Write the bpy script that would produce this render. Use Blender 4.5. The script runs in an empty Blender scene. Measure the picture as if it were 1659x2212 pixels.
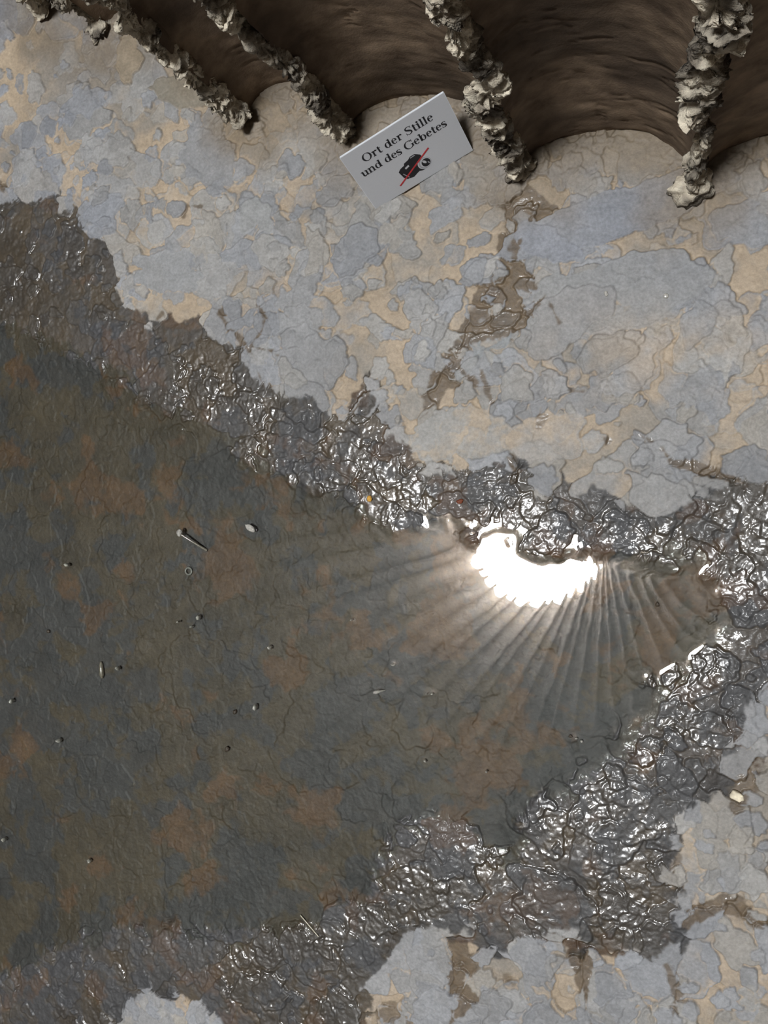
import bpy, math
import numpy as np

sc = bpy.context.scene
COL = sc.collection
R = math.radians

# ------------------------------------------------------------------ camera
FPX, IW, IH = 1790.0, 1659.0, 2212.0
NAD = (1405.0, 1062.0)          # image point straight below the phone
CAMH = 1.30
_n = np.array([(NAD[0]-IW/2)/FPX, (IH/2-NAD[1])/FPX, -1.0]); _n /= np.linalg.norm(_n)
_z = -_n
_y = np.array([0, 1, 0]) - _z[1]*_z; _y /= np.linalg.norm(_y)
_x = np.cross(_y, _z)
RW = np.array([_x, _y, _z])     # camera axes in the world

cd = bpy.data.cameras.new('camera'); cam = bpy.data.objects.new('camera', cd); COL.objects.link(cam)
cd.sensor_fit = 'HORIZONTAL'; cd.sensor_width = 36; cd.lens = 36*FPX/IW
cd.clip_start = 0.02; cd.clip_end = 100
import mathutils
M4 = mathutils.Matrix([list(RW[i])+[0] for i in range(3)]+[[0, 0, 0, 1]])
M4.translation = (0, 0, CAMH)
cam.matrix_world = M4
sc.camera = cam

# ------------------------------------------------------------------ overcast sky, seen through the opening in the roof
ZTOP = 9.5
SKY = 192.0
w = bpy.data.worlds.new('sky'); sc.world = w; w.use_nodes = True
nt = w.node_tree
bg = nt.nodes['Background']; bg.inputs['Strength'].default_value = SKY
tc = nt.nodes.new('ShaderNodeTexCoord'); sx = nt.nodes.new('ShaderNodeSeparateXYZ'); cr = nt.nodes.new('ShaderNodeValToRGB')
nt.links.new(tc.outputs['Generated'], sx.inputs[0]); nt.links.new(sx.outputs['Z'], cr.inputs[0])
cr.color_ramp.elements[0].color = (0.90, 0.95, 1.0, 1); cr.color_ramp.elements[1].color = (0.95, 0.975, 1.0, 1)
nt.links.new(cr.outputs[0], bg.inputs['Color'])
sc.cycles.sample_clamp_indirect = 0.0; sc.cycles.sample_clamp_direct = 0.0; sc.cycles.use_adaptive_sampling = False
sc.cycles.max_bounces = 5; sc.cycles.diffuse_bounces = 2; sc.cycles.glossy_bounces = 2; sc.cycles.transmission_bounces = 2
sc.view_settings.view_transform = 'Standard'; sc.view_settings.look = 'None'
sc.view_settings.exposure = 0.0; sc.view_settings.gamma = 1.0; sc.view_settings.use_curve_mapping = False

def ray(px, py):
    return RW @ np.array([(px-IW/2)/FPX, (IH/2-py)/FPX, -1.0])
def fl(px, py, z=0.0):
    d = ray(px, py); t = (CAMH-z)/-d[2]
    return np.array([d[0]*t, d[1]*t])
def up(px, py, z=ZTOP):          # what a level puddle mirrors at that point, at height z
    d = ray(px, py); return d[:2]/-d[2]*(CAMH+z)

OCULUS = np.array([up(*p) for p in [(1022, 1180), (1042, 1240), (1085, 1281), (1150, 1303), (1205, 1295), (1250, 1270), (1292, 1235), (1335, 1193),
                                    (1345, 1160), (1310, 1125), (1240, 1105), (1160, 1100), (1080, 1115), (1035, 1145)]])
AX = up(1285, 1140)
ctr = (OCULUS.min(0)+OCULUS.max(0))/2; ext = OCULUS.max(0)-OCULUS.min(0)
ld = bpy.data.lights.new('roof_opening', 'AREA'); ld.shape = 'RECTANGLE'; ld.size = ext[0]+.3; ld.size_y = ext[1]+.3
ld.cycles.is_portal = True
lo = bpy.data.objects.new('roof_opening', ld); COL.objects.link(lo); lo.location = (ctr[0], ctr[1], ZTOP+.02)

# ------------------------------------------------------------------ numeric helpers
def _hash(ix, iy, iz, seed):
    h = (ix.astype(np.int64)*374761393 + iy.astype(np.int64)*668265263 + iz*2147483647 + seed*1274126177) & 0xffffffff
    h = ((h ^ (h >> 13))*1274126177) & 0xffffffff
    h = ((h ^ (h >> 16))*2246822519) & 0xffffffff
    return ((h ^ (h >> 15)) & 0xffffff).astype(np.float32)/8388607.5-1.0
def noise2(x, y, seed=0):
    ix = np.floor(x); iy = np.floor(y); fx = (x-ix).astype(np.float32); fy = (y-iy).astype(np.float32)
    ix = ix.astype(np.int64); iy = iy.astype(np.int64)
    u = fx*fx*fx*(fx*(fx*6-15)+10); v = fy*fy*fy*(fy*(fy*6-15)+10)
    z = 0
    a = _hash(ix, iy, z, seed); b = _hash(ix+1, iy, z, seed); c = _hash(ix, iy+1, z, seed); d = _hash(ix+1, iy+1, z, seed)
    return (a*(1-u)+b*u)*(1-v)+(c*(1-u)+d*u)*v
def noise3(x, y, z, seed=0):
    ix, iy, iz = np.floor(x), np.floor(y), np.floor(z)
    f = [(p-q).astype(np.float32) for p, q in ((x, ix), (y, iy), (z, iz))]
    u, v, w_ = [q*q*q*(q*(q*6-15)+10) for q in f]
    ix, iy, iz = ix.astype(np.int64), iy.astype(np.int64), iz.astype(np.int64)
    r = 0
    for dz, wz in ((0, 1-w_), (1, w_)):
        a = _hash(ix, iy, iz+dz, seed); b = _hash(ix+1, iy, iz+dz, seed); c = _hash(ix, iy+1, iz+dz, seed); d = _hash(ix+1, iy+1, iz+dz, seed)
        r = r + ((a*(1-u)+b*u)*(1-v)+(c*(1-u)+d*u)*v)*wz
    return r
def fbm2(x, y, f, o=4, seed=0, g=.5):
    r = 0; a = 1; s = 0
    for k in range(o):
        t = .6*k; c_, s_ = math.cos(t), math.sin(t)
        r = r + a*noise2((x*c_-y*s_)*f+17.3*k, (x*s_+y*c_)*f-9.1*k, seed+k*7); s += a; a *= g; f *= 2.03
    return r/s*1.6
def fbm3(x, y, z, f, o=4, seed=0, g=.5):
    r = 0; a = 1; s = 0
    for k in range(o):
        r = r + a*noise3(x*f+3.7*k, y*f+1.9*k, z*f-5.3*k, seed+k*7); s += a; a *= g; f *= 2.03
    return r/s*1.6
def sst(a, b, x):
    t = np.clip((x-a)/(b-a), 0, 1); return t*t*(3-2*t)
def lerp(a, b, t): return a+(b-a)*t
def segdist(X, Y, pts, closed=True):
    n = len(pts); d = np.full(X.shape, 1e9)
    for i in range(n if closed else n-1):
        ax, ay = pts[i]; bx, by = pts[(i+1) % n]
        vx, vy = bx-ax, by-ay; L = vx*vx+vy*vy+1e-12
        t = np.clip(((X-ax)*vx+(Y-ay)*vy)/L, 0, 1)
        d = np.minimum(d, (X-ax-t*vx)**2+(Y-ay-t*vy)**2)
    return np.sqrt(d)
def inside(X, Y, pts):
    r = np.zeros(X.shape, bool); n = len(pts)
    for i in range(n):
        ax, ay = pts[i]; bx, by = pts[(i+1) % n]
        if ay == by: continue
        r ^= ((ay > Y) != (by > Y)) & (X < (bx-ax)*(Y-ay)/(by-ay)+ax)
    return r
def sdist(X, Y, pts):
    d = segdist(X, Y, pts); return np.where(inside(X, Y, pts), -d, d)
def blur(a, r):
    for ax in (0, 1):
        p = np.concatenate([np.repeat(np.take(a, [0], ax), r+1, ax), a, np.repeat(np.take(a, [-1], ax), r, ax)], ax)
        c = np.cumsum(p, ax, dtype=np.float64); n = a.shape[ax]
        a = (np.take(c, range(2*r+1, 2*r+1+n), ax)-np.take(c, range(0, n), ax))/(2*r+1)
    return a

def mesh_np(name, V, F, mat=None, smooth=True, parent=None, attrs=None):
    me = bpy.data.meshes.new(name); V = np.asarray(V, np.float32).reshape(-1, 3); F = np.asarray(F, np.int32)
    k = F.shape[1]
    me.vertices.add(len(V)); me.vertices.foreach_set('co', V.ravel())
    me.loops.add(F.size); me.loops.foreach_set('vertex_index', F.ravel())
    me.polygons.add(len(F)); me.polygons.foreach_set('loop_start', np.arange(0, F.size, k, dtype=np.int32))
    me.update(calc_edges=True)
    me.polygons.foreach_set('use_smooth', np.full(len(F), smooth))
    for an, (ty, arr) in (attrs or {}).items():
        at = me.attributes.new(an, ty, 'POINT')
        at.data.foreach_set('color' if ty == 'FLOAT_COLOR' else 'value', np.asarray(arr, np.float32).ravel())
    me.validate(); me.update()
    o = bpy.data.objects.new(name, me); COL.objects.link(o)
    if mat: me.materials.append(mat)
    if parent: o.parent = parent
    return o
def grid_faces(nr, nc, wrap=False):
    i = np.arange(nr*nc).reshape(nr, nc)
    if wrap: i = np.concatenate([i, i[:, :1]], 1)
    return np.stack([i[:-1, :-1], i[:-1, 1:], i[1:, 1:], i[1:, :-1]], -1).reshape(-1, 4)
def tag(o, label, cat, group=None):
    o['label'] = label; o['category'] = cat
    if group: o['group'] = group
    return o
def empty(name, loc=(0, 0, 0), kind=None):
    o = bpy.data.objects.new(name, None); COL.objects.link(o); o.location = loc; o.empty_display_size = .05
    if kind: o['kind'] = kind
    return o

# ------------------------------------------------------------------ materials
def mat_new(name):
    m = bpy.data.materials.new(name); m.use_nodes = True
    return m, m.node_tree.nodes, m.node_tree.links, m.node_tree.nodes['Principled BSDF']
def N(ns, t, **kw):
    n = ns.new(t)
    for k, v in kw.items():
        if k in n.inputs: n.inputs[k].default_value = v
        else: setattr(n, k, v)
    return n
def simple(name, col, rough=.5, spec=.5, var=.25, scale=60, metal=0, coat=0, bump=0):
    m, ns, ls, b = mat_new(name)
    tc = N(ns, 'ShaderNodeTexCoord'); no = N(ns, 'ShaderNodeTexNoise', Scale=scale, Detail=5)
    ls.new(tc.outputs['Object'], no.inputs['Vector'])
    cr = N(ns, 'ShaderNodeValToRGB')
    cr.color_ramp.elements[0].color = [c*(1-var) for c in col]+[1]; cr.color_ramp.elements[1].color = [min(1, c*(1+var)) for c in col]+[1]
    cr.color_ramp.elements[0].position = .3; cr.color_ramp.elements[1].position = .7
    ls.new(no.outputs[0], cr.inputs[0]); ls.new(cr.outputs[0], b.inputs['Base Color'])
    b.inputs['Roughness'].default_value = rough; b.inputs['Specular IOR Level'].default_value = spec
    b.inputs['Metallic'].default_value = metal; b.inputs['Coat Weight'].default_value = coat; b.inputs['Coat Roughness'].default_value = .05
    if bump:
        bp = N(ns, 'ShaderNodeBump', Strength=1.0, Distance=bump); ls.new(no.outputs[0], bp.inputs['Height']); ls.new(bp.outputs[0], b.inputs['Normal'])
    return m

def mat_floor():
    m, ns, ls, b = mat_new('poured_lead')
    tc = N(ns, 'ShaderNodeTexCoord')
    col = N(ns, 'ShaderNodeAttribute', attribute_name='tone'); film = N(ns, 'ShaderNodeAttribute', attribute_name='film'); wet = N(ns, 'ShaderNodeAttribute', attribute_name='wet')
    n1 = N(ns, 'ShaderNodeTexNoise', Scale=220, Detail=3, Roughness=.65); n2 = N(ns, 'ShaderNodeTexNoise', Scale=55, Detail=3, Roughness=.6)
    for n in (n1, n2): ls.new(tc.outputs['Object'], n.inputs['Vector'])
    mr = N(ns, 'ShaderNodeMapRange', **{'From Min': .25, 'From Max': .75, 'To Min': .84, 'To Max': 1.16}); ls.new(n1.outputs[0], mr.inputs[0])
    mr2 = N(ns, 'ShaderNodeMapRange', **{'From Min': .25, 'From Max': .75, 'To Min': .85, 'To Max': 1.15}); ls.new(n2.outputs[0], mr2.inputs[0])
    mu = N(ns, 'ShaderNodeMath', operation='MULTIPLY'); ls.new(mr.outputs[0], mu.inputs[0]); ls.new(mr2.outputs[0], mu.inputs[1])
    vm = N(ns, 'ShaderNodeVectorMath', operation='SCALE'); ls.new(col.outputs['Color'], vm.inputs[0]); ls.new(mu.outputs[0], vm.inputs['Scale'])
    ls.new(vm.outputs[0], b.inputs['Base Color'])
    ro = N(ns, 'ShaderNodeMapRange', **{'To Min': .58, 'To Max': .40}); ls.new(film.outputs['Fac'], ro.inputs[0])
    ls.new(ro.outputs[0], b.inputs['Roughness'])
    b.inputs['Specular IOR Level'].default_value = .35
    me = N(ns, 'ShaderNodeMath', operation='MULTIPLY'); me.inputs[1].default_value = .10; ls.new(film.outputs['Fac'], me.inputs[0]); ls.new(me.outputs[0], b.inputs['Metallic'])
    ls.new(film.outputs['Fac'], b.inputs['Coat Weight']); b.inputs['Coat Roughness'].default_value = .07; b.inputs['Coat IOR'].default_value = 1.45
    nr = N(ns, 'ShaderNodeTexNoise', Scale=26, Detail=2); ls.new(tc.outputs['Object'], nr.inputs['Vector'])
    rr_ = N(ns, 'ShaderNodeMapRange', **{'From Min': .38, 'From Max': .68, 'To Min': .04, 'To Max': .26}); ls.new(nr.outputs[0], rr_.inputs[0]); ls.new(rr_.outputs[0], b.inputs['Coat Roughness'])
    bp = N(ns, 'ShaderNodeBump', Strength=.8, Distance=.0007)
    ls.new(n1.outputs[0], bp.inputs['Height']); ls.new(bp.outputs[0], b.inputs['Normal'])
    n3 = N(ns, 'ShaderNodeTexNoise', Scale=120, Detail=2, Roughness=.6); ls.new(tc.outputs['Object'], n3.inputs['Vector'])
    bc = N(ns, 'ShaderNodeBump', Strength=1.0, Distance=.00045); ls.new(n3.outputs[0], bc.inputs['Height']); ls.new(bc.outputs[0], b.inputs['Coat Normal'])
    return m

def mat_water():
    m, ns, ls, b = mat_new('puddle_water'); ns.remove(b)
    out = ns['Material Output']
    tr = N(ns, 'ShaderNodeBsdfTransparent'); tr.inputs[0].default_value = (.93, .95, .92, 1)
    gl = N(ns, 'ShaderNodeBsdfGlossy'); gl.inputs['Roughness'].default_value = .0; gl.inputs[0].default_value = (1, 1, 1, 1)
    fr = N(ns, 'ShaderNodeFresnel', IOR=1.6); mx = N(ns, 'ShaderNodeMixShader')
    ls.new(fr.outputs[0], mx.inputs[0]); ls.new(tr.outputs[0], mx.inputs[1]); ls.new(gl.outputs[0], mx.inputs[2]); ls.new(mx.outputs[0], out.inputs[0])
    tc = N(ns, 'ShaderNodeTexCoord'); no = N(ns, 'ShaderNodeTexNoise', Scale=9, Detail=2); ls.new(tc.outputs['Object'], no.inputs['Vector'])
    bp = N(ns, 'ShaderNodeBump', Strength=.05, Distance=.002); ls.new(no.outputs[0], bp.inputs['Height'])
    for q in (fr, gl): ls.new(bp.outputs[0], q.inputs['Normal'])
    return m

def mat_concrete(name, c0, c1, c2, scale, bumpd, soot=.5, sscale=6):
    m, ns, ls, b = mat_new(name)
    tc = N(ns, 'ShaderNodeTexCoord')
    n1 = N(ns, 'ShaderNodeTexNoise', Scale=scale, Detail=4.5, Roughness=.65); n2 = N(ns, 'ShaderNodeTexNoise', Scale=sscale, Detail=3, Roughness=.6); n3 = N(ns, 'ShaderNodeTexNoise', Scale=260, Detail=2, Roughness=.7)
    mp = N(ns, 'ShaderNodeMapping'); mp.inputs['Scale'].default_value = (1, 1, 1.15)
    ls.new(tc.outputs['Object'], mp.inputs[0])
    for n in (n1, n2, n3): ls.new(mp.outputs[0], n.inputs['Vector'])
    cr = N(ns, 'ShaderNodeValToRGB'); e = cr.color_ramp.elements
    e[0].position = .3; e[0].color = list(c0)+[1]; e[1].position = .68; e[1].color = list(c1)+[1]
    ls.new(n1.outputs[0], cr.inputs[0])
    so = N(ns, 'ShaderNodeValToRGB'); so.color_ramp.elements[0].position = .42; so.color_ramp.elements[1].position = .62
    so.color_ramp.elements[0].color = (0, 0, 0, 1); so.color_ramp.elements[1].color = (soot, soot, soot, 1)
    ls.new(n2.outputs[0], so.inputs[0])
    mx = N(ns, 'ShaderNodeMixRGB'); ls.new(so.outputs[0], mx.inputs[0]); ls.new(cr.outputs[0], mx.inputs[1]); mx.inputs[2].default_value = list(c2)+[1]
    ls.new(mx.outputs[0], b.inputs['Base Color']); b.inputs['Roughness'].default_value = .85; b.inputs['Specular IOR Level'].default_value = .25
    ad = N(ns, 'ShaderNodeMath', operation='MULTIPLY_ADD'); ls.new(n3.outputs[0], ad.inputs[0]); ad.inputs[1].default_value = .35; ls.new(n1.outputs[0], ad.inputs[2])
    bp = N(ns, 'ShaderNodeBump', Strength=1, Distance=bumpd); ls.new(ad.outputs[0], bp.inputs['Height']); ls.new(bp.outputs[0], b.inputs['Normal'])
    return m

M_FLOOR = mat_floor(); M_WATER = mat_water()
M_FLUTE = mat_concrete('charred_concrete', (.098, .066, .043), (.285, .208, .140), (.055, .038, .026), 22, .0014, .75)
M_PALE = mat_concrete('brightened_concrete', (.17, .132, .100), (.29, .235, .185), (.115, .088, .066), 9, .004, .4)  # far walls' concrete coloured paler, so their mirrored ribs look better lit
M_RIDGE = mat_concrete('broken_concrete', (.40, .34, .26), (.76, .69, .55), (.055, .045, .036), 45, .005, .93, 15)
M_SIGN = simple('white_board', (.43, .435, .45), .35, .5, .02, 400)
M_EDGE = simple('clear_board_edge', (.62, .64, .67), .12, .8, .02, 200)
M_INK = simple('black_ink', (.012, .012, .014), .5, .3, .2, 500)
M_GREY = simple('grey_ink', (.28, .28, .30), .5, .3, .1, 500)
M_RED = simple('red_ink', (.36, .03, .035), .5, .3, .15, 500)
M_GRIT = simple('pale_grit', (.36, .345, .31), .3, .5, .3, 300, coat=.8)
M_DARK = simple('dark_grit', (.05, .035, .025), .5, .5, .3, 300)
M_TWIG = simple('wet_twig', (.15, .13, .10), .35, .5, .35, 250, coat=.6)
M_CREAM = simple('cream_stone', (.72, .64, .48), .7, .3, .18, 120, bump=.001)
M_AMBER = simple('amber_resin', (.55, .30, .06), .15, .6, .3, 200, coat=1)
M_RUST = simple('rusty_crumb', (.16, .045, .02), .6, .4, .3, 200)

# ------------------------------------------------------------------ plan of the chapel: the tips of the ridges, clockwise
TIPS_PX = [(100, 50), (228, 92), (530, 288), (752, 325), (1130, 402), (1495, 438)]
tips = [fl(*p) for p in TIPS_PX]
rest_curve = [tips[-1], (.36, .37), (.66, .16), (.85, -.25), (.88, -.80), (.62, -1.45), (.05, -2.0), (-.75, -2.3), (-1.6, -2.25), (-2.3, -1.8), (-2.65, -1.05), (-2.6, -.2), (-2.25, .55), (-1.75, .98), (-1.30, 1.05), tips[0]]
rng = np.random.default_rng(5)
def resample(pts, step):
    pts = np.array(pts, float); P = []
    for i in range(len(pts)-1):          # Catmull-Rom
        p0, p1, p2, p3 = pts[max(i-1, 0)], pts[i], pts[i+1], pts[min(i+2, len(pts)-1)]
        for t in np.linspace(0, 1, 24, endpoint=False):
            P.append(.5*((2*p1)+(-p0+p2)*t+(2*p0-5*p1+4*p2-p3)*t*t+(-p0+3*p1-3*p2+p3)*t**3))
    P.append(pts[-1]); P = np.array(P)
    s = np.concatenate([[0], np.cumsum(np.hypot(*np.diff(P, axis=0).T))]); n = int(round(s[-1]/step))
    q = np.linspace(0, s[-1], n+1); q[1:-1] += rng.uniform(-.2, .2, n-1)*step
    return np.stack([np.interp(q, s, P[:, 0]), np.interp(q, s, P[:, 1])], 1)
extra = resample(rest_curve, .215)[1:-1]
TIP = np.array(list(tips)+list(extra)); NT = len(TIP); NV = len(tips)
def norm(v): return v/(np.linalg.norm(v)+1e-9)
TAN = np.array([norm(norm(TIP[(i+1) % NT]-TIP[i])+norm(TIP[i]-TIP[i-1])) for i in range(NT)])
OUT = np.stack([-TAN[:, 1], TAN[:, 0]], 1)
def oculus_hit(p):
    d = norm(p-AX); best = 0
    for i in range(len(OCULUS)):
        a, b_ = OCULUS[i]-AX, OCULUS[(i+1) % len(OCULUS)]-AX
        den = d[0]*(b_-a)[1]-d[1]*(b_-a)[0]
        if abs(den) < 1e-9: continue
        t = (a[0]*(b_-a)[1]-a[1]*(b_-a)[0])/den; s = (a[0]*d[1]-a[1]*d[0])/den
        if t > 0 and -1e-6 <= s <= 1+1e-6: best = max(best, t)
    return AX+d*best
BASE = TIP+OUT*.020
RW_ = [.014, .011, .0125, .0125, .0165, .0135]
TOP = np.array([oculus_hit(p) for p in TIP])
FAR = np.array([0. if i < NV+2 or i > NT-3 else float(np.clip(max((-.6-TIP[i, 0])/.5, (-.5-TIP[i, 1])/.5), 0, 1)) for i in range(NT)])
def rise(i, z):                    # how far a ridge has closed in on the opening at height z
    t = np.clip(z/ZTOP, 0, 1); return FAR[i]*t**2.1+(1-FAR[i])*t**1.4
DEPTH = {0: .30, 1: .25, 2: .37, 3: .27, 4: .275, 5: .30}
def flute_pts(i, s, z):
    """s across the channel 0..1, z height; arrays"""
    j = (i+1) % NT; q = rise(i, z)[..., None]; q2 = rise(j, z)[..., None]
    a = BASE[i]*(1-q)+TOP[i]*q; b_ = BASE[j]*(1-q2)+TOP[j]*q2
    c = b_-a; nrm = np.stack([-c[..., 1], c[..., 0]], -1)
    ph = np.pi*s
    p = a+c*((1-np.cos(ph))/2)[..., None]+nrm*(DEPTH.get(i, .42)*np.sin(ph))[..., None]
    return p
def make_flute(i, hi, parent):
    if hi:
        zz = np.concatenate([np.linspace(-.02, .62, 150), np.linspace(.66, ZTOP, 40)]); ns_ = 56
    else:
        zz = np.concatenate([np.linspace(-.02, 1, 8)[:-1], np.linspace(1, ZTOP, 60)]); ns_ = 14
    S, Z = np.meshgrid(np.linspace(0, 1, ns_), zz)
    p = flute_pts(i, S, Z)
    X, Y = p[..., 0], p[..., 1]
    nrm = norm(np.array([-(BASE[(i+1) % NT]-BASE[i])[1], (BASE[(i+1) % NT]-BASE[i])[0]]))
    if hi:
        d = .006*fbm3(X, Y, Z*.6, 9, 3, 11)+.0012*fbm3(X, Y, Z, 45, 4, 23)
        cr_ = np.abs(fbm3(X*.5, Y*.5, Z*2.2, 14, 3, 31+i)); d += .0035*np.exp(-(cr_/.03)**2)*(fbm3(X, Y, Z, 6, 2, 77) > .25)
        cv = np.abs(S-.56-.015*np.sin(Z*30)); d += .0018*np.exp(-(cv/.008)**2)*(fbm3(X, Y, Z, 40, 2, 78) > -.1)
        d += .006*sst(.03, 0, Z)*(.5+fbm3(X, Y, Z, 30, 2, 8))
    else:
        d = .02*fbm3(X, Y, Z*.5, 5, 3, 11)+.012*np.abs(np.sin(Z*16+i*2.1+2*fbm3(X, Y, Z, 2, 2, 5)))
    X = X+nrm[0]*d; Y = Y+nrm[1]*d
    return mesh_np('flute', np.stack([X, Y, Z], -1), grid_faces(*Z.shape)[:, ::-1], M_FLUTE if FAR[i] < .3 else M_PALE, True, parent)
def make_ridge(i, hi, parent):
    if hi: zz = np.concatenate([np.linspace(-.02, .60, 330), np.linspace(.66, ZTOP, 60)]); na = 40
    else: zz = np.linspace(-.02, ZTOP, 90); na = 7
    A, Z = np.meshgrid(np.linspace(-1, 1, na), zz)
    q = rise(i, Z)
    cx = BASE[i, 0]*(1-q)+TOP[i, 0]*q; cy = BASE[i, 1]*(1-q)+TOP[i, 1]*q
    wid = np.full(Z.shape, RW_[i] if hi else .0195); pro = .013+.010*np.exp(-np.maximum(Z, 0)/.10)
    k1 = fbm2(Z+i*13.7, Z*0+i*3.1, 11, 3, 41); k2 = fbm2(Z+i*5.3, Z*0+i*9.1, 16, 3, 57)
    if hi:
        wid = wid*np.clip(1+.85*k1, .35, 1.7)*(1-.15*sst(.1, .5, Z)); pro = pro*(1+.55*k2)
        side = .016*fbm2(Z+i*2.3, Z*0+i*1.7, 9, 3, 71)*sst(0, .05, Z)
    else: side = 0*Z; pro = pro*(1+.5*k2); wid = wid*.8
    PH = A*R(165); co, si = np.cos(PH), np.sin(PH)
    a_ = si*wid+side; n_ = np.where(co > 0, pro*co, .018*co)
    X = cx+TAN[i, 0]*a_-OUT[i, 0]*n_; Y = cy+TAN[i, 1]*a_-OUT[i, 1]*n_
    if hi:
        e = np.clip(1.1-np.abs(A)**4, 0, 1)
        big = fbm3(X, Y, Z*1.3, 26, 3, 3+i); ch = fbm3(X, Y, Z*1.6, 70, 4, 9+i, .6)
        ter = np.floor((big+.12*ch)*3.2)/3.2
        d = .0075*lerp(big, ter, .65)+.0034*ch+.0018*fbm3(X, Y, Z, 125, 3, 77+i, .6)+.0014*fbm3(X, Y, Z, 330, 2, 99)
        pit = np.clip(np.abs(fbm3(X, Y, Z*1.8, 48, 2, 63+i))-.0, 0, 1); d -= .009*np.exp(-(pit/.07)**2)*.7
        zl = Z*19+1.5*fbm3(X, Y, Z, 30, 2, 120+i)+i*3.3; bi = np.floor(zl); fr = zl-bi
        amp = .5+.5*_hash(bi.astype(np.int64), (bi*0+i).astype(np.int64), 0, 5)
        d += (.014*amp+.003)*((1-fr)**1.3-.45)*sst(1., .95, fr)*e
        d *= e*sst(-.02, .01, Z)*.6+.4
        zj = .008*fbm3(X, Y, Z, 40, 3, 15)*e
        lat = si
        X = X+(TAN[i, 0]*lat-OUT[i, 0]*co)*d; Y = Y+(TAN[i, 1]*lat-OUT[i, 1]*co)*d
        Z2 = Z+np.where(Z < .62, zj*sst(-.02, .03, Z), 0)
    else:
        d = .02*fbm3(X, Y, Z, 4, 3, 3); X = X-OUT[i, 0]*d; Y = Y-OUT[i, 1]*d; Z2 = Z
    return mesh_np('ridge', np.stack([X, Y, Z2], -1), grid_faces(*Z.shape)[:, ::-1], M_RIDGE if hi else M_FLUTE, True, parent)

wall_back = empty('wall_back', (0, 0, 0), 'structure'); wall_left = empty('wall_left', (0, 0, 0), 'structure')
wall_right = empty('wall_right', (0, 0, 0), 'structure'); wall_front = empty('wall_front', (0, 0, 0), 'structure')
wall_back['label'] = 'dark fluted concrete wall with pale broken ridges behind the sign'
wall_left['label'] = 'fluted concrete wall on the far side of the puddle'
wall_right['label'] = 'fluted concrete wall past the wet metal floor'
wall_front['label'] = 'fluted concrete wall opposite the sign'
for i in range(NT):
    hi = i < NV
    p = TIP[i]
    if hi: par = wall_back
    elif p[0] > .6: par = wall_right
    elif p[1] < -1.2: par = wall_front
    elif p[0] < -1.2: par = wall_left
    else: par = wall_back
    make_flute(i, hi, par); make_ridge(i, hi, par)

# ------------------------------------------------------------------ the poured lead floor
STEP = .0016
def axis(lo, hi, a, b):
    core = np.arange(lo, hi+STEP/2, STEP); l = [lo]; s = STEP
    while l[-1] > a: s *= 1.18; l.append(l[-1]-s)
    r = [core[-1]]; s = STEP
    while r[-1] < b: s *= 1.18; r.append(r[-1]+s)
    return np.array(l[:0:-1]), core, np.array(r[1:])
xl, xc, xr = axis(-1.24, .27, -2.9, 1.1); yl, yc, yr = axis(-1.04, .93, -2.6, 1.35)
xs = np.concatenate([xl, xc, xr]); ys = np.concatenate([yl, yc, yr])
Xc, Yc = np.meshgrid(xc, yc)

def coarse(fn):                                   # evaluate on every 4th point, then interpolate
    xq = xc[::4]; yq = yc[::4]; Xq, Yq = np.meshgrid(xq, yq); v = fn(Xq, Yq)
    ix = np.clip((xc-xq[0])/(4*STEP), 0, len(xq)-1.001); iy = np.clip((yc-yq[0])/(4*STEP), 0, len(yq)-1.001)
    i0 = ix.astype(int); j0 = iy.astype(int); fx = (ix-i0)[None]; fy = (iy-j0)[:, None]
    a = v[j0][:, i0]; b_ = v[j0][:, i0+1]; c = v[j0+1][:, i0]; d = v[j0+1][:, i0+1]
    return (a*(1-fx)+b_*fx)*(1-fy)+(c*(1-fx)+d*fx)*fy

POOL = [(-350, 640), (0, 690), (120, 745), (240, 800), (350, 880), (460, 940), (560, 1000), (660, 1045), (760, 1090), (850, 1128), (930, 1118), (985, 1130), (1025, 1152), (1060, 1140), (1110, 1152), (1130, 1172), (1190, 1180), (1230, 1188), (1290, 1172), (1340, 1176), (1400, 1200),
        (1490, 1222), (1560, 1238), (1585, 1270), (1560, 1335), (1500, 1410), (1420, 1470), (1400, 1530), (1335, 1600), (1265, 1672), (1185, 1720), (1130, 1790), (1105, 1850), (1060, 1835), (1000, 1780), (930, 1770), (860, 1800), (815, 1870), (790, 1940), (700, 1970), (640, 2010), (530, 2020), (400, 2010), (290, 2000), (180, 2025), (90, 2070), (0, 2100), (-350, 2180)]
WET = [(-350, 480), (0, 468), (55, 440), (130, 428), (165, 440), (190, 505), (235, 545), (262, 650), (345, 705), (470, 708), (555, 785), (600, 850), (690, 852), (745, 905), (790, 838), (832, 850), (812, 905), (870, 965), (900, 990), (1000, 1010), (1090, 998), (1115, 1012), (1230, 1065), (1285, 1048), (1390, 1092), (1470, 1080), (1560, 1062), (1610, 1020), (1680, 1000), (1900, 960),
       (1900, 1440), (1680, 1490), (1615, 1560), (1600, 1640), (1555, 1680), (1500, 1750), (1482, 1810), (1440, 1870), (1445, 1950), (1480, 2000), (1430, 2070), (1390, 2080), (1300, 2040), (1200, 2010), (1090, 2030), (1000, 2022), (870, 2010), (838, 2070), (800, 2130), (775, 2260), (500, 2290), (470, 2190), (400, 2138), (330, 2128), (290, 2165), (240, 2215), (170, 2300), (-350, 2400)]
pool = np.array([fl(*p) for p in POOL]); wetp = np.array([fl(*p) for p in WET])
wallbase = np.array([p for p in BASE[:NV+2]])
sd_pool = coarse(lambda x, y: sdist(x, y, pool)); sd_wet = coarse(lambda x, y: sdist(x, y, wetp))
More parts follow.
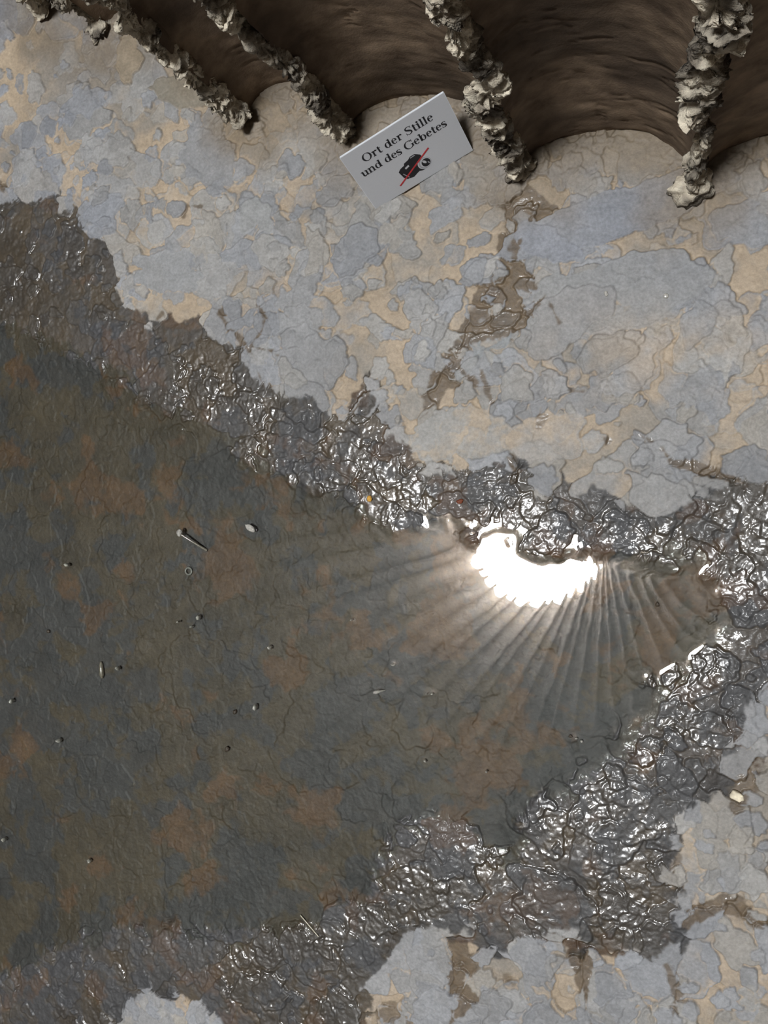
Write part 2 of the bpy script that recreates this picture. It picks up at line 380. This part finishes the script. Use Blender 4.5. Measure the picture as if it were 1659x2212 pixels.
def wall_profile():
    P = []
    for i in list(range(NT-2, NT))+list(range(NV+1)):
        p = flute_pts(i, np.linspace(0, 1, 9), np.zeros(9)); P += list(p)
    return np.array(P)
d_wall = coarse(lambda x, y: segdist(x, y, wall_profile(), False))

# --- the splashes of metal, poured one over the other
wx = .0045*fbm2(Xc, Yc, 45, 3, 101); wy = .0045*fbm2(Xc, Yc, 45, 3, 202)
Xw, Yw = Xc+wx, Yc+wy
rel = (.0011*fbm2(Xc, Yc, 14, 3, 1)).astype(np.float64)
tone = np.zeros(Xc.shape+(3,)); tone[:] = (.21, .185, .152)
GREYS = .74*np.array([(.300, .294, .284), (.280, .286, .298), (.325, .314, .294), (.262, .265, .272), (.320, .298, .264), (.285, .284, .284)])
rg = np.random.default_rng(12)
def pour(cx, cy, Rr, t, col, asp=1., rot=0., mixc=.85, lob=None, keep=.5):
    M = Rr*1.9*max(asp, 1/asp)+.01
    i0, i1 = np.searchsorted(yc, [cy-M, cy+M]); j0, j1 = np.searchsorted(xc, [cx-M, cx+M])
    if i1-i0 < 3 or j1-j0 < 3: return
    dx = Xw[i0:i1, j0:j1]-cx; dy = Yw[i0:i1, j0:j1]-cy
    c, s = math.cos(rot), math.sin(rot); dx, dy = (dx*c+dy*s)/asp, (-dx*s+dy*c)*asp
    r = np.hypot(dx, dy); th = np.arctan2(dy, dx); e = np.ones_like(r)
    for k, a in ((2, .20), (3, .17), (4, .12), (5, .11), (7, .09), (9, .06), (13, .04)):
        e += a*rg.uniform(-1, 1)*np.sin(k*th+rg.uniform(0, 6.28))
    q = e*Rr-r
    m = sst(-.0009, .0010, q)
    win = rel[i0:i1, j0:j1]; ci, cj = (i1-i0)//2, (j1-j0)//2
    flat = win[ci-1:ci+2, cj-1:cj+2].mean()
    new = lerp(win, flat*.6, keep)+t+.35*t*np.exp(-((q-.0022)/.0016)**2)
    rel[i0:i1, j0:j1] = lerp(win, new, m)-.3*t*np.exp(-((q+.0018)/.0013)**2)
    tw = tone[i0:i1, j0:j1]; tone[i0:i1, j0:j1] = lerp(tw, np.asarray(col), (m*mixc)[..., None])
NB = 2900
for k in range(NB):
    cx = rg.uniform(xc[0], xc[-1]); cy = rg.uniform(yc[0], yc[-1])
    big = 1.0 if cx > -.75 else .72
    Rr = big*np.clip(rg.lognormal(math.log(.0165), .52), .006, .055)
    if k < 260: Rr = rg.uniform(.03, .07)
    g = GREYS[rg.integers(len(GREYS))]*rg.uniform(.84, 1.14)
    pour(cx, cy, Rr, rg.uniform(.0010, .0032), g, rg.uniform(.75, 1.4), rg.uniform(0, 3.14))
for (px, py, rr, tt, col, asp, rot) in [((1330), 640, .085, .0014, (.28, .285, .29), 1.5, .1), (1320, 470, .080, .0014, (.245, .258, .285), 1.9, .25), (1230, 690, .055, .0013, (.28, .28, .285), 1.3, .6),
                                         (1180, 400+130, .035, .0010, (.25, .265, .30), 1.5, -.4), (400, 205, .042, .0020, (.235, .215, .175), 1.7, -.25), (285, 130, .034, .0030, (.36, .30, .22), .8, 0), (560, 470, .03, .0013, (.29, .30, .31), 1, 0), (365, 590, .05, .0011, (.275, .285, .30), 1.3, -.4),
                                         (1000, 940, .06, .0010, (.30, .30, .295), 1.6, .1), (1180, 950, .05, .0010, (.31, .30, .29), 1.2, .4), (1060, 740, .025, .0016, (.26, .28, .30), 1.3, .4), (1095, 690, .017, .0016, (.27, .29, .31), 1.3, .2), (1010, 800, .016, .0014, (.28, .29, .30), 1.6, .6)]:
    c = fl(px, py); pour(c[0], c[1], rr, tt*1.6, np.array(col)*.74*np.array((1.03, 1, .95)), asp, rot, .92, keep=.85)
rel -= blur(rel, 40)*.8
fine = fbm2(Xc, Yc, 95, 3, 301)
grain = fbm2(Xc, Yc, 190, 2, 401)
lowf = fbm2(Xc, Yc, 5, 3, 501); midf = fbm2(Xc, Yc, 18, 4, 601)

# joints and cracks
def crack(pxs, wd, dp):
    global rel
    pts = [fl(*p) for p in pxs]
    d = segdist(Xc+wx*.6, Yc+wy*.6, pts, False) if False else coarse(lambda x, y: segdist(x, y, pts, False))
    d = np.abs(d+.0012*fine)
    rel = rel-dp*np.exp(-(d/wd)**2)
crack([(457, 1275), (455, 1340), (456, 1430), (455, 1500), (460, 1580)], .0016, .0016)
crack([(1238, 2005), (1258, 2060), (1262, 2120), (1272, 2212)], .0016, .003)
crack([(330, 1480), (420, 1490), (520, 1500), (600, 1480)], .0015, .001)
crack([(1150, 2160), (1230, 2170)], .001, .001)

# --- shape of the ground: a shallow basin
sd_pool = sd_pool+.006*midf+.0022*fine
base = np.where(sd_pool < 0, -.015*(1-np.exp(sd_pool/.10)), .009*(1-np.exp(-np.maximum(sd_pool, 0)/.09)))
rough = sst(.0, .02, sd_pool+.012)*sst(.03, -.01, sd_wet)
mud = sst(.0, -.03, sd_pool)
H_ = base+rel*(1-.78*mud)*(1-.45*rough)+.00025*fine+.00010*grain+rough*(.00035*fine+.00022*grain)
# metal meets the wall
H_ += .006*sst(.07, 0, d_wall)

# --- wet and stained patches
wetd = sd_wet+.017*midf+5.5*np.clip(rel, -.0030, .0030)+.004*fine
wet = sst(.0035, -.0035, wetd)
STAINS = [  # polyline in the photo, half width in m, strength
    ([(1130, 440), (1150, 470), (1120, 540), (1110, 600), (1060, 640), (1010, 710), (985, 780), (935, 830), (930, 880)], .030, 1),
    ([(1060, 640), (1130, 610), (1180, 640), (1150, 680), (1090, 700), (1030, 720)], .027, 1), ([(1180, 640), (1210, 700)], .006, 1),
    ([(1040, 800), (1060, 860), (1075, 885)], .008, 1), ([(930, 830), (990, 790), (1030, 830)], .012, 1), ([(930, 890), (910, 905)], .010, 1),
    ([(400, 470), (410, 448), (440, 450)], .007, .9), ([(560, 660), (580, 690), (570, 720), (545, 750), (590, 760), (605, 770)], .008, 1), ([(480, 680), (500, 710), (530, 740), (560, 780)], .014, 1),
    ([(560, 800), (575, 840)], .008, .9), ([(1430, 970), (1450, 1000), (1510, 1010), (1570, 1030), (1640, 1060)], .011, 1), ([(1380, 940), (1410, 955)], .004, .9),
    ([(1170, 880), (1165, 920), (1180, 900)], .005, .8), ([(1310, 830), (1325, 860)], .003, .8), ([(1230, 845), (1260, 848)], .004, .9), ([(1310, 950), (1312, 952)], .006, .9),
    ([(1100, 990), (1120, 1030)], .012, 1), ([(1355, 1025), (1370, 1035)], .005, .9), ([(800, 1075), (760, 900), (800, 850)], .012, .9),
    ([(990, 2020), (1000, 2080), (970, 2110), (1010, 2150), (970, 2212)], .022, 1), ([(1260, 2060), (1265, 2130), (1280, 2212)], .020, 1), ([(1440, 2080), (1460, 2140), (1450, 2200), (1475, 2212)], .012, .9),
    ([(1480, 1990), (1520, 1960), (1560, 1945), (1590, 1960), (1640, 1990)], .014, 1), ([(1400, 1790), (1460, 1850), (1450, 1900)], .018, .9), ([(1540, 1680), (1590, 1690), (1600, 1680)], .020, .9), ([(1595, 1715), (1590, 1750)], .014, .9),
    ([(830, 2060), (860, 2010)], .014, .8), ([(850, 2190), (900, 2212)], .03, .8), ([(1100, 2110), (1110, 2120)], .008, .7), ([(0, 405), (12, 408)], .012, 1), ([(345, 690), (355, 680)], .006, .9), ([(1540, 1560), (1640, 1490), (1660, 1480)], .012, .8)]
damp = np.zeros(Xc.shape)
for pts, hw, st in STAINS:
    pp = [fl(*p) for p in pts]
    x0 = min(p[0] for p in pp)-.09; x1 = max(p[0] for p in pp)+.09; y0 = min(p[1] for p in pp)-.09; y1 = max(p[1] for p in pp)+.09
    i0, i1 = np.searchsorted(yc, [y0, y1]); j0, j1 = np.searchsorted(xc, [x0, x1])
    if i1 <= i0 or j1 <= j0: continue
    sl = (slice(i0, i1), slice(j0, j1))
    d = segdist(Xc[sl], Yc[sl], pp, False)-hw*.55+.5*hw*midf[sl]+.002*fine[sl]+2.3*np.clip(rel[sl], -.003, .003)*(hw/.014)
    damp[sl] = np.maximum(damp[sl], st*sst(.0022, -.0022, d))

# --- colours of metal, dirt and sediment
dirt = sst(.0002, -.0012, rel+.0003*fine)*sst(-.6, .25, .6*lowf+.7*midf+.10)
flank = sst(-1.15, -.55, Xc)          # the sheltered corner at the far end of the wall keeps a bluer bloom
c = tone.copy()
c = lerp(c, np.array((.325, .252, .172)), (dirt*.78)[..., None])
right_sand = np.exp(-(((Xc-.03)/.16)**2+((Yc-.20)/.06)**2))
c = lerp(c, np.array((.31, .245, .175)), (right_sand*.7*sst(-.6, .4, midf))[..., None])
blue = np.clip(np.exp(-(((Xc-.08)/.22)**2+((Yc-.40)/.13)**2))+.65*sst(-.80, -1.05, Xc), 0, 1)
c = c*lerp(np.ones(3), np.array((.93, .965, 1.04)), (blue*(1-dirt))[..., None])
c = c*(1+.10*lowf)[..., None]
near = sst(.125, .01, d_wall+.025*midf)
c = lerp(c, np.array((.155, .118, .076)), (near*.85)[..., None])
# damp mud
c = lerp(c, np.array((.085, .058, .032))*(1+.25*fine)[..., None], (damp*.88)[..., None])
# wet metal and what lies in the water
v1 = fbm2(Xc+wx*2, Yc+wy*2, 17, 4, 701, .6); v2 = fbm2(Xc+wx*2, Yc+wy*2, 13, 4, 801, .6); v3 = fbm2(Xc, Yc, 3.0, 2, 901)
slate = np.array((.031, .030, .030)); olive = np.array((.044, .033, .0195)); rust = np.array((.076, .038, .0145))
wc = lerp(slate, olive, sst(-.15, .15, v1+.35*v3+.2*midf+.04)[..., None])
right_warm = sst(-.75, -.1, Xc)
wc = lerp(wc, rust, (sst(.22, .52, v2+.18*right_warm+.15*midf-.05)*.75)[..., None])
wc = wc*(1+.22*midf+.25*fine*.5)[..., None]
wc = lerp(wc, c*.26, .12+.36*rough[..., None])
c = lerp(c, wc, wet[..., None])
film = np.clip(wet*sst(-.0010, .0002, H_)*(.12+.88*sst(-.002, -.030, wetd+.008*v1))*lerp(.10, 1, sst(-.30, .15, v1+.3*midf-1.2*sst(-.55, -.9, Xc)*.4))+.15*damp*(1-wet), 0, 1)

# --- whole floor with its coarser rim
def widen(a, fill=None):
    nl, nr, nb, nt_ = len(xl), len(xr), len(yl), len(yr)
    pad = [(nb, nt_), (nl, nr)]+([(0, 0)] if a.ndim == 3 else [])
    return np.pad(a, pad, mode='edge')
Xa, Ya = np.meshgrid(xs, ys)
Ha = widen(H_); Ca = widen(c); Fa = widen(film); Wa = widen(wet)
off = np.maximum(np.maximum(xc[0]-Xa, Xa-xc[-1]), np.maximum(yc[0]-Ya, Ya-yc[-1])); fade = sst(.0, .07, off)
far_n = fbm2(Xa, Ya, 9, 3, 951); far_m = fbm2(Xa, Ya, 23, 3, 961)
far_c = lerp(np.array((.205, .206, .208)), np.array((.29, .232, .168)), sst(.0, .4, far_n)[..., None])*(1+.2*far_m)[..., None]
Ha = lerp(Ha, .008+.0016*far_m, fade); Ca = lerp(Ca, far_c, fade[..., None]); Fa = Fa*(1-fade); Wa = Wa*(1-fade)
rgba = np.concatenate([np.clip(Ca, .01, .9), np.ones(Ca.shape[:2]+(1,))], -1)
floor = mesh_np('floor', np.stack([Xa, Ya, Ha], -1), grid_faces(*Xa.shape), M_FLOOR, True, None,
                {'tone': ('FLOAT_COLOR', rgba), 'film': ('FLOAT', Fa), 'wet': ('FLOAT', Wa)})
floor['kind'] = 'structure'; floor['label'] = 'grey poured lead floor of overlapping splashes, wet around the puddle'
def zfloor(x, y):
    j = int(np.clip(round((x-xc[0])/STEP), 0, len(xc)-1)); i = int(np.clip(round((y-yc[0])/STEP), 0, len(yc)-1)); return float(H_[i, j])

# ------------------------------------------------------------------ small things lying about: positions come from the photo
GRIT = [(140, 1221, 5.5), (425, 1335, 5), (382, 1344, 3), (410, 1355, 3.5), (580, 1400, 5), (757, 1340, 3), (547, 1530, 6), (122, 1602, 6.5), (20, 1516, 6), (250, 1445, 4), (190, 1862, 6), (4, 1817, 5), (847, 1437, 4), (932, 1500, 3.5), (917, 1645, 3), (1050, 1668, 3), (1256, 1602, 3.5), (1245, 1596, 2.5), (920, 1500, 2.5)]
PROUD = [fl(*p[:2]) for p in GRIT]+[fl(392, 1153), fl(415, 1170), fl(541, 1140), fl(812, 1495), fl(205, 1450)]

# ------------------------------------------------------------------ water
sub = 2
xi = np.arange(0, len(xc), sub); yi = np.arange(0, len(yc), sub)
Hs = H_[yi][:, xi]
clear = np.clip(-blur(Hs, 1), 0, .02)
men = .0011*np.exp(-clear/.0011)
Xq, Yq = np.meshgrid(xc[xi], yc[yi])
for p in PROUD:
    rr = np.hypot(Xq-p[0], Yq-p[1]); men = np.maximum(men, .0010*np.exp(-np.maximum(rr-.003, 0)/.0026))
Zq = blur(men, 1)-.0006
need = (Hs < .0012)&(sd_pool[yi][:, xi] < .03)
cell = need[:-1, :-1] | need[1:, :-1] | need[:-1, 1:] | need[1:, 1:]
F = grid_faces(*Xq.shape).reshape(cell.shape+(4,))[cell]
us = np.unique(F); mp = np.full(Xq.size, -1); mp[us] = np.arange(len(us))
water = mesh_np('puddle', np.stack([Xq, Yq, Zq], -1).reshape(-1, 3)[us], mp[F], M_WATER)
tag(water, 'shallow clear puddle mirroring the bright roof opening and ribs', 'puddle')

# ------------------------------------------------------------------ sign
SB, SE = np.array([*fl(812, 452, .0125), .0125]), np.array([*fl(1022, 325, .0125), .0125])
su = (SE-SB); SW = np.linalg.norm(su); su /= SW
sp = np.cross([0, 0, 1], su); ta = R(69); sv = sp*math.cos(ta)+np.array([0, 0, 1])*math.sin(ta); sn = np.cross(su, sv)
SH = .124
sign = empty('notice_sign')
sign.matrix_world = mathutils.Matrix([[su[i], sv[i], sn[i], SB[i]] for i in range(3)]+[[0, 0, 0, 1]])
tag(sign, 'white notice board with black lettering leaning at the foot of the wall', 'sign')
def prism(name, pts, z0, z1, mat, parent, flat=True):
    n = len(pts); V = [(x, y, z0) for x, y in pts]+[(x, y, z1) for x, y in pts]
    me = bpy.data.meshes.new(name); me.from_pydata(V, [], [tuple(range(n, 2*n)), tuple(range(n-1, -1, -1))]+[(i, (i+1) % n, n+(i+1) % n, n+i) for i in range(n)])
    me.materials.append(mat); o = bpy.data.objects.new(name, me); COL.objects.link(o); o.parent = parent
    return o
MMW, MMH = SW, SH
ct = .0012
pts = [(ct, 0), (MMW-ct, 0), (MMW, ct), (MMW, MMH-ct), (MMW-ct, MMH), (ct, MMH), (0, MMH-ct), (0, ct)]
prism('panel', pts, -.0030, 0, M_EDGE, sign)
prism('printed_face', [(x*.992+.0007, y*.990+.0006) for x, y in pts], 0, .00025, M_SIGN, sign)
# -- bold serif letters, drawn in em units as overlapping strokes
def g_ring(cx, cy, rx, ry, wx_, wy_, a0=0, a1=360, n=40):
    out = []
    for k in range(n):
        q = []
        for a in (a0+(a1-a0)*k/n, a0+(a1-a0)*(k+1)/n):
            ca, sa = math.cos(R(a)), math.sin(R(a)); q.append(((cx+rx*ca, cy+ry*sa), (cx+(rx-wx_)*ca, cy+(ry-wy_)*sa)))
        out.append([q[0][0], q[1][0], q[1][1], q[0][1]])
    return out
def g_box(x0, y0, x1, y1): return [[(x0, y0), (x1, y0), (x1, y1), (x0, y1)]]
def g_disc(cx, cy, r, n=16): return [[(cx+r*math.cos(6.2832*k/n), cy+r*math.sin(6.2832*k/n)) for k in range(n)]]
def g_stroke(P):                      # (x, y, half width) through points
    P = np.array(P, float); Q = []
    for i in range(len(P)-1):
        p0, p1, p2, p3 = P[max(i-1, 0)], P[i], P[i+1], P[min(i+2, len(P)-1)]
        for t in np.linspace(0, 1, 8, endpoint=False):
            Q.append(.5*((2*p1)+(-p0+p2)*t+(2*p0-5*p1+4*p2-p3)*t*t+(-p0+3*p1-3*p2+p3)*t**3))
    Q.append(P[-1]); Q = np.array(Q); T = np.gradient(Q[:, :2], axis=0); T /= np.linalg.norm(T, axis=1)[:, None]+1e-9; Nn = np.stack([-T[:, 1], T[:, 0]], 1)
    a = Q[:, :2]+Nn*Q[:, 2:]; b_ = Q[:, :2]-Nn*Q[:, 2:]
    return [[tuple(b_[i]), tuple(b_[i+1]), tuple(a[i+1]), tuple(a[i])] for i in range(len(Q)-1)]
XH, AS, SF = .47, .68, .032
def stem(x, y0, y1, w_=.125, foot=True, flag=True):
    r = g_box(x-w_/2, y0, x+w_/2, y1)
    if foot: r += g_box(x-w_/2-.055, y0, x+w_/2+.055, y0+SF)
    if flag: r += [[(x-w_/2-.06, y1-SF), (x-w_/2, y1-.07), (x+w_/2, y1), (x-w_/2-.06, y1)]]
    return r
def s_shape(wd, h):
    x = wd; return g_stroke([(x*.88, h*.72, .012), (x*.80, h*.90, .018), (x*.50, h*.975, .022), (x*.20, h*.85, .045), (x*.22, h*.66, .06), (x*.52, h*.50, .068), (x*.80, h*.33, .06), (x*.80, h*.14, .045), (x*.48, h*.02, .022), (x*.18, h*.10, .018), (x*.08, h*.30, .012)])+g_box(x*.85, h*.68, x*.91, h*.99)+g_box(x*.06, h*.0, x*.12, h*.32)
GL = {
 'O': (.778, g_ring(.39, .34, .36, .36, .135, .035)),
 'G': (.778, g_ring(.40, .34, .37, .36, .135, .035, 40, 320)+g_box(.60, .06, .725, .32)+g_box(.54, .29, .785, .325)+g_box(.665, .46, .695, .69)),
 'S': (.556, s_shape(.54, .69)),
 's': (.389, s_shape(.38, .48)),
 'r': (.444, stem(.15, 0, XH)+g_stroke([(.20, .33, .02), (.26, .43, .032), (.35, .455, .04)])+g_disc(.365, .41, .06)),
 't': (.333, g_box(.08, .08, .205, .60)+g_box(.02, XH-.035, .31, XH)+g_stroke([(.142, .10, .062), (.18, .03, .045), (.25, .02, .028), (.315, .075, .012)])),
 'd': (.556, g_ring(.245, .232, .215, .245, .125, .032)+stem(.425, .03, AS, .12, False)+g_box(.425, 0, .54, SF)+g_box(.40, 0, .485, .06)),
 'b': (.556, g_ring(.31, .232, .215, .245, .125, .032)+stem(.13, 0.0, AS, .12, False)),
 'e': (.444, g_ring(.225, .232, .205, .245, .12, .032, 8, 318)+g_box(.08, .245, .41, .285)),
 'i': (.278, stem(.14, 0, XH)+g_disc(.14, .60, .078)),
 'l': (.278, stem(.14, 0, AS)),
 'u': (.556, stem(.13, .10, XH, .125, False)+stem(.425, .0, XH, .125, False)+g_box(.425, 0, .54, SF)+g_stroke([(.13, .14, .062), (.16, .04, .05), (.25, .025, .035), (.37, .10, .02)])),
 'n': (.556, stem(.13, 0, XH)+stem(.425, 0, .34, .125, True, False)+g_stroke([(.18, .36, .02), (.28, .435, .034), (.38, .43, .05), (.425, .33, .062)])),
 ' ': (.25, [])}
glyph_mesh = {}
def letter_mesh(ch):
    if ch in glyph_mesh: return glyph_mesh[ch]
    V, Fc = [], []
    for poly in GL[ch][1]:
        a = sum(poly[i][0]*poly[(i+1) % len(poly)][1]-poly[(i+1) % len(poly)][0]*poly[i][1] for i in range(len(poly)))
        if a < 0: poly = poly[::-1]
        o = len(V); n = len(poly); V += [(x, y, .012) for x, y in poly]+[(x, y, 0) for x, y in poly]
        Fc += [tuple(range(o, o+n))]+[(o+(i+1) % n, o+i, o+n+i, o+n+(i+1) % n) for i in range(n)]
    me = bpy.data.meshes.new('letter'); me.from_pydata(V, [], Fc); me.materials.append(M_INK); glyph_mesh[ch] = me
    return me
def write(text, x0, x1, y):
    wd = sum(GL[ch][0] for ch in text); em = (x1-x0)/wd; x = x0
    for ch in text:
        if ch != ' ':
            o = bpy.data.objects.new('letter', letter_mesh(ch)); COL.objects.link(o); o.parent = sign
            o.location = (x, y, .00028); o.scale = (em, em, .02)
        x += GL[ch][0]*em
write('Ort der Stille', .0265, .1470, .0925)
write('und des Gebetes', .0130, .1600, .0695)
# -- crossed-out camera
def flat(name, pts, z, mat): return prism(name, [(x/1000, y/1000) for x, y in pts], .00028, z, mat, sign)
flat('camera_picture', [(62, 41), (64.5, 26), (68.5, 20), (79, 17), (86, 20), (92, 22), (100, 25), (104, 33), (105.5, 42), (104, 49), (100.5, 52.5), (96.5, 56), (89, 56), (84, 52.5), (76, 50.5), (74.5, 47), (67, 45)], .00040, M_INK)
def disc(name, cx, cy, rx, ry, z, mat, rot=0): 
    flat(name, [(cx+rx*math.cos(t)*math.cos(rot)-ry*math.sin(t)*math.sin(rot), cy+rx*math.cos(t)*math.sin(rot)+ry*math.sin(t)*math.cos(rot)) for t in np.linspace(0, 6.2832, 32, endpoint=False)], z, mat)
disc('lens_barrel', 98, 30.5, 11.5, 11.5, .00044, M_INK)
disc('lens_rim', 103.5, 30.5, 11.3, 11.8, .00048, M_SIGN)
disc('lens_ring', 104.2, 30.3, 10.3, 10.9, .00052, M_GREY)
disc('lens_ring', 105, 30.2, 8.8, 9.5, .00056, M_SIGN)
disc('lens_glass', 105.8, 30.0, 7.2, 8.0, .00060, M_INK)
disc('lens_glint', 104.0, 32.5, 2.2, 4.2, .00064, M_SIGN, .5)
disc('lens_glint', 109.5, 27.5, 1.0, 2.6, .00064, M_GREY, .3)
flat('flash_window', [(74, 38.5), (81, 40.5), (80.5, 44), (73.5, 42)], .00044, M_SIGN)
flat('viewfinder_edge', [(88, 52.5), (97, 53), (96, 54.6), (89, 54.4)], .00044, M_GREY)
flat('grip_line', [(66, 33), (72, 21), (73, 21.5), (67.3, 34)], .00044, M_GREY)
sd_ = np.array((119.6-52.9, 52.2-15.8)); sd_ /= np.linalg.norm(sd_); pn = np.array((-sd_[1], sd_[0]))*1.25
flat('red_slash', [tuple(np.array((52.9, 15.8))-pn), tuple(np.array((119.6, 52.2))-pn), tuple(np.array((119.6, 52.2))+pn), tuple(np.array((52.9, 15.8))+pn)], .00072, M_RED)

# ------------------------------------------------------------------ pebbles, grit, twigs
def lump(name, loc, r, mat, seed, sc_=(1, 1, .7), rz=0, rough_=.28, nu=14, nv=9, f=1.6):
    u = np.linspace(0, 2*np.pi, nu, endpoint=False); v = np.linspace(0, np.pi, nv)
    U, Vv = np.meshgrid(u, v); x, y, z = np.cos(U)*np.sin(Vv), np.sin(U)*np.sin(Vv), np.cos(Vv)
    d = 1+rough_*fbm3(x+seed*3.1, y, z, f, 3, seed)
    P = np.stack([x*d*r*sc_[0], y*d*r*sc_[1], z*d*r*sc_[2]], -1)
    o = mesh_np(name, P, grid_faces(nv, nu, True)[:, ::-1], mat); o.location = loc; o.rotation_euler = (0, 0, rz)
    return o
def tube(name, pts, rad, mat, parent=None, n=8):
    pts = np.array(pts, float); rad = np.broadcast_to(np.asarray(rad, float), (len(pts),)); T = np.gradient(pts, axis=0); T /= np.linalg.norm(T, axis=1)[:, None]
    a = np.linspace(0, 2*np.pi, n, endpoint=False); V = []
    for p, t, r in zip(pts, T, rad):
        s = np.cross(t, [0, 0, 1.]); s /= np.linalg.norm(s)+1e-9; q = np.cross(s, t)
        V += [p+r*(s*math.cos(k)+q*math.sin(k)) for k in a]
    nn = len(pts)
    o = mesh_np(name, V, grid_faces(nn, n, True), mat, parent=parent)
    return o
MM = .00078
for k, (px, py, rp) in enumerate(GRIT):
    p = fl(px, py); r = rp*MM; zf = zfloor(*p)
    top = max(.0012, zf+r); hgt = (top-zf)/2
    o = lump('grit_grain', (p[0], p[1], zf+hgt*.95), r, M_GRIT, 40+k, (1.0+.3*math.sin(k*2.3), .85, hgt/r), k*1.3)
    if k in (1, 2, 3): tag(o, 'tiny pale grain in a close trio below the ring in the puddle', 'grit', 'trio of pale grains')
    elif k in (13, 18): tag(o, 'tiny pale grain in a close pair beyond the shining splinter', 'grit', 'pair of pale grains')
    elif k in (16, 17): tag(o, 'tiny pale grain in a close pair off the glittering shore', 'grit', 'pair of grains by the shore')
    elif k == 0: tag(o, 'pale grain of grit standing alone level with the ring', 'grit')
    elif k == 10: tag(o, 'cream white grain standing alone among rust brown patches', 'grit')
    elif k == 12: tag(o, 'round shining grain above the tapering splinter', 'grit')
    elif k == 9: tag(o, 'small pale grain just beside the flat wood chip', 'grit')
    else: tag(o, 'lone pale grain of grit poking out of the puddle', 'grit', 'lone pale grit grains standing in the puddle')
for k, (px, py, rp) in enumerate([(95, 1366, 5), (500, 1542, 6), (1420, 1307, 5), (1232, 1592, 4), (484, 1622, 7)]):
    p = fl(px, py); zf = zfloor(*p)
    o = lump('dark_crumb', (p[0], p[1], zf+rp*MM*.5), rp*MM, M_DARK, 80+k, (1, .8, .7), k)
    tag(o, 'tiny dark brown crumb lying on the puddle bed', 'crumb', 'dark crumbs on the puddle bed')
def seat(px, py, dz=0): p = fl(px, py); return np.array([p[0], p[1], max(zfloor(*p), -.02)+dz])
# bent twig with a pale knob
a = seat(391, 1153, .006); a[2] = .0035; b_ = seat(440, 1190, .0015)
tw = empty('bent_twig', tuple(b_)); tag(tw, 'bent brown twig with a pale knobby end rising from the puddle', 'twig')
L_ = np.linspace(0, 1, 9)[:, None]; pts = a+(b_-a)*L_; pts[:, 2] += .001*np.sin(L_[:, 0]*3.14)
o = tube('stalk', pts-b_, np.linspace(.0016, .0026, 9), M_TWIG, tw)
o = lump('knob', (0, 0, 0), .0062, M_GRIT, 7, (.85, 1.1, .8)); o.parent = tw; o.location = tuple(a-b_+np.array([-.001, .002, -.0005]))
# seed husk
p = seat(541, 1140); o = lump('seed_husk', (p[0], p[1], 0.0), .0085, M_GRIT, 21, (1.25, .62, .45), -.5, .35); tag(o, 'pale pointed seed husk afloat beside the bent twig', 'husk')
# ring
p = seat(400, 1235); t_ = np.linspace(0, 2*np.pi, 28, endpoint=False); q = np.linspace(0, 2*np.pi, 10, endpoint=False); T_, Q_ = np.meshgrid(t_, q, indexing='ij')
V = np.stack([(.0062+.0019*np.cos(Q_))*np.cos(T_), (.0062+.0019*np.cos(Q_))*np.sin(T_), .0015*np.sin(Q_)], -1)
i_ = np.arange(V.shape[0]*V.shape[1]).reshape(V.shape[:2]); ia = np.roll(i_, -1, 0); ib = np.roll(i_, -1, 1); ic = np.roll(ia, -1, 1)
o = mesh_np('bubble_ring', V, np.stack([i_, ia, ic, ib], -1).reshape(-1, 4), simple('ring_grey', (.14, .14, .125), .4, .5, .2, 200)); o.location = (p[0], p[1], p[2]+.0022)
tag(o, 'tiny pale ring lying under water below the twig', 'ring')
# bright-tipped stick with a thin tail
a = seat(807, 1496); a[2] = .0022; b_ = seat(828, 1494, .001)
o = tube('short_stick', np.linspace(a, b_, 6), [.002, .0032, .0026, .0018, .0012, .0007], M_GRIT); tag(o, 'short tapering splinter with a wet shining tip in the puddle', 'splinter')
# pale upright chip, needle, lone pebbles
a = seat(209, 1432, .0025); b_ = seat(212, 1468, .0025)
o = tube('wood_chip', np.linspace(a, b_, 6), [.0020, .0042, .0048, .0046, .0050, .0022], M_TWIG); tag(o, 'flat pale wood chip sunk in the puddle', 'chip')
a = seat(648, 1978, .002); b_ = seat(690, 2021, .002)
o = tube('pine_needle', np.linspace(a, b_, 8), .0010, simple('wet_needle', (.5, .46, .36), .2, .6, .2, 200, coat=1)); tag(o, 'thin straight needle glinting on the wet floor', 'needle')
p = seat(1592, 1716, .003); o = lump('cream_pebble', tuple(p), .0105, M_CREAM, 31, (.95, .75, .6), -.5, .3); tag(o, 'cream pebble at the tip of a brown stain', 'pebble')
p = seat(1495, 420, .010); o = lump('concrete_lump', tuple(p), .028, M_RIDGE, 33, (1.05, .8, .8), .1, .35, 30, 20, 2.2); tag(o, 'rounded lump of broken concrete at the foot of a ridge', 'lump')
p = seat(800, 1077, .002); o = lump('amber_bead', tuple(p), .0055, M_AMBER, 35, (.9, 1, .8), 0, .15); tag(o, 'amber coloured bead at the edge of the puddle', 'bead')
p = seat(995, 1083, .0015); o = lump('rust_crumb', tuple(p), .0048, M_RUST, 36, (1.2, .8, .6), .2, .3); tag(o, 'dark red crumb on silvery wet metal', 'crumb')
p = seat(1310, 638, .001); o = lump('white_chip', tuple(p), .0035, M_GRIT, 37, (.8, 1.1, .5), .2, .3); tag(o, 'pale stone chip on dry blue grey metal', 'chip', 'pale stone chips on dry metal')
p = seat(1438, 643, .001); o = lump('white_chip', tuple(p), .0040, M_GRIT, 38, (1, .9, .5), .7, .3); tag(o, 'pale stone chip on dry blue grey metal', 'chip', 'pale stone chips on dry metal')
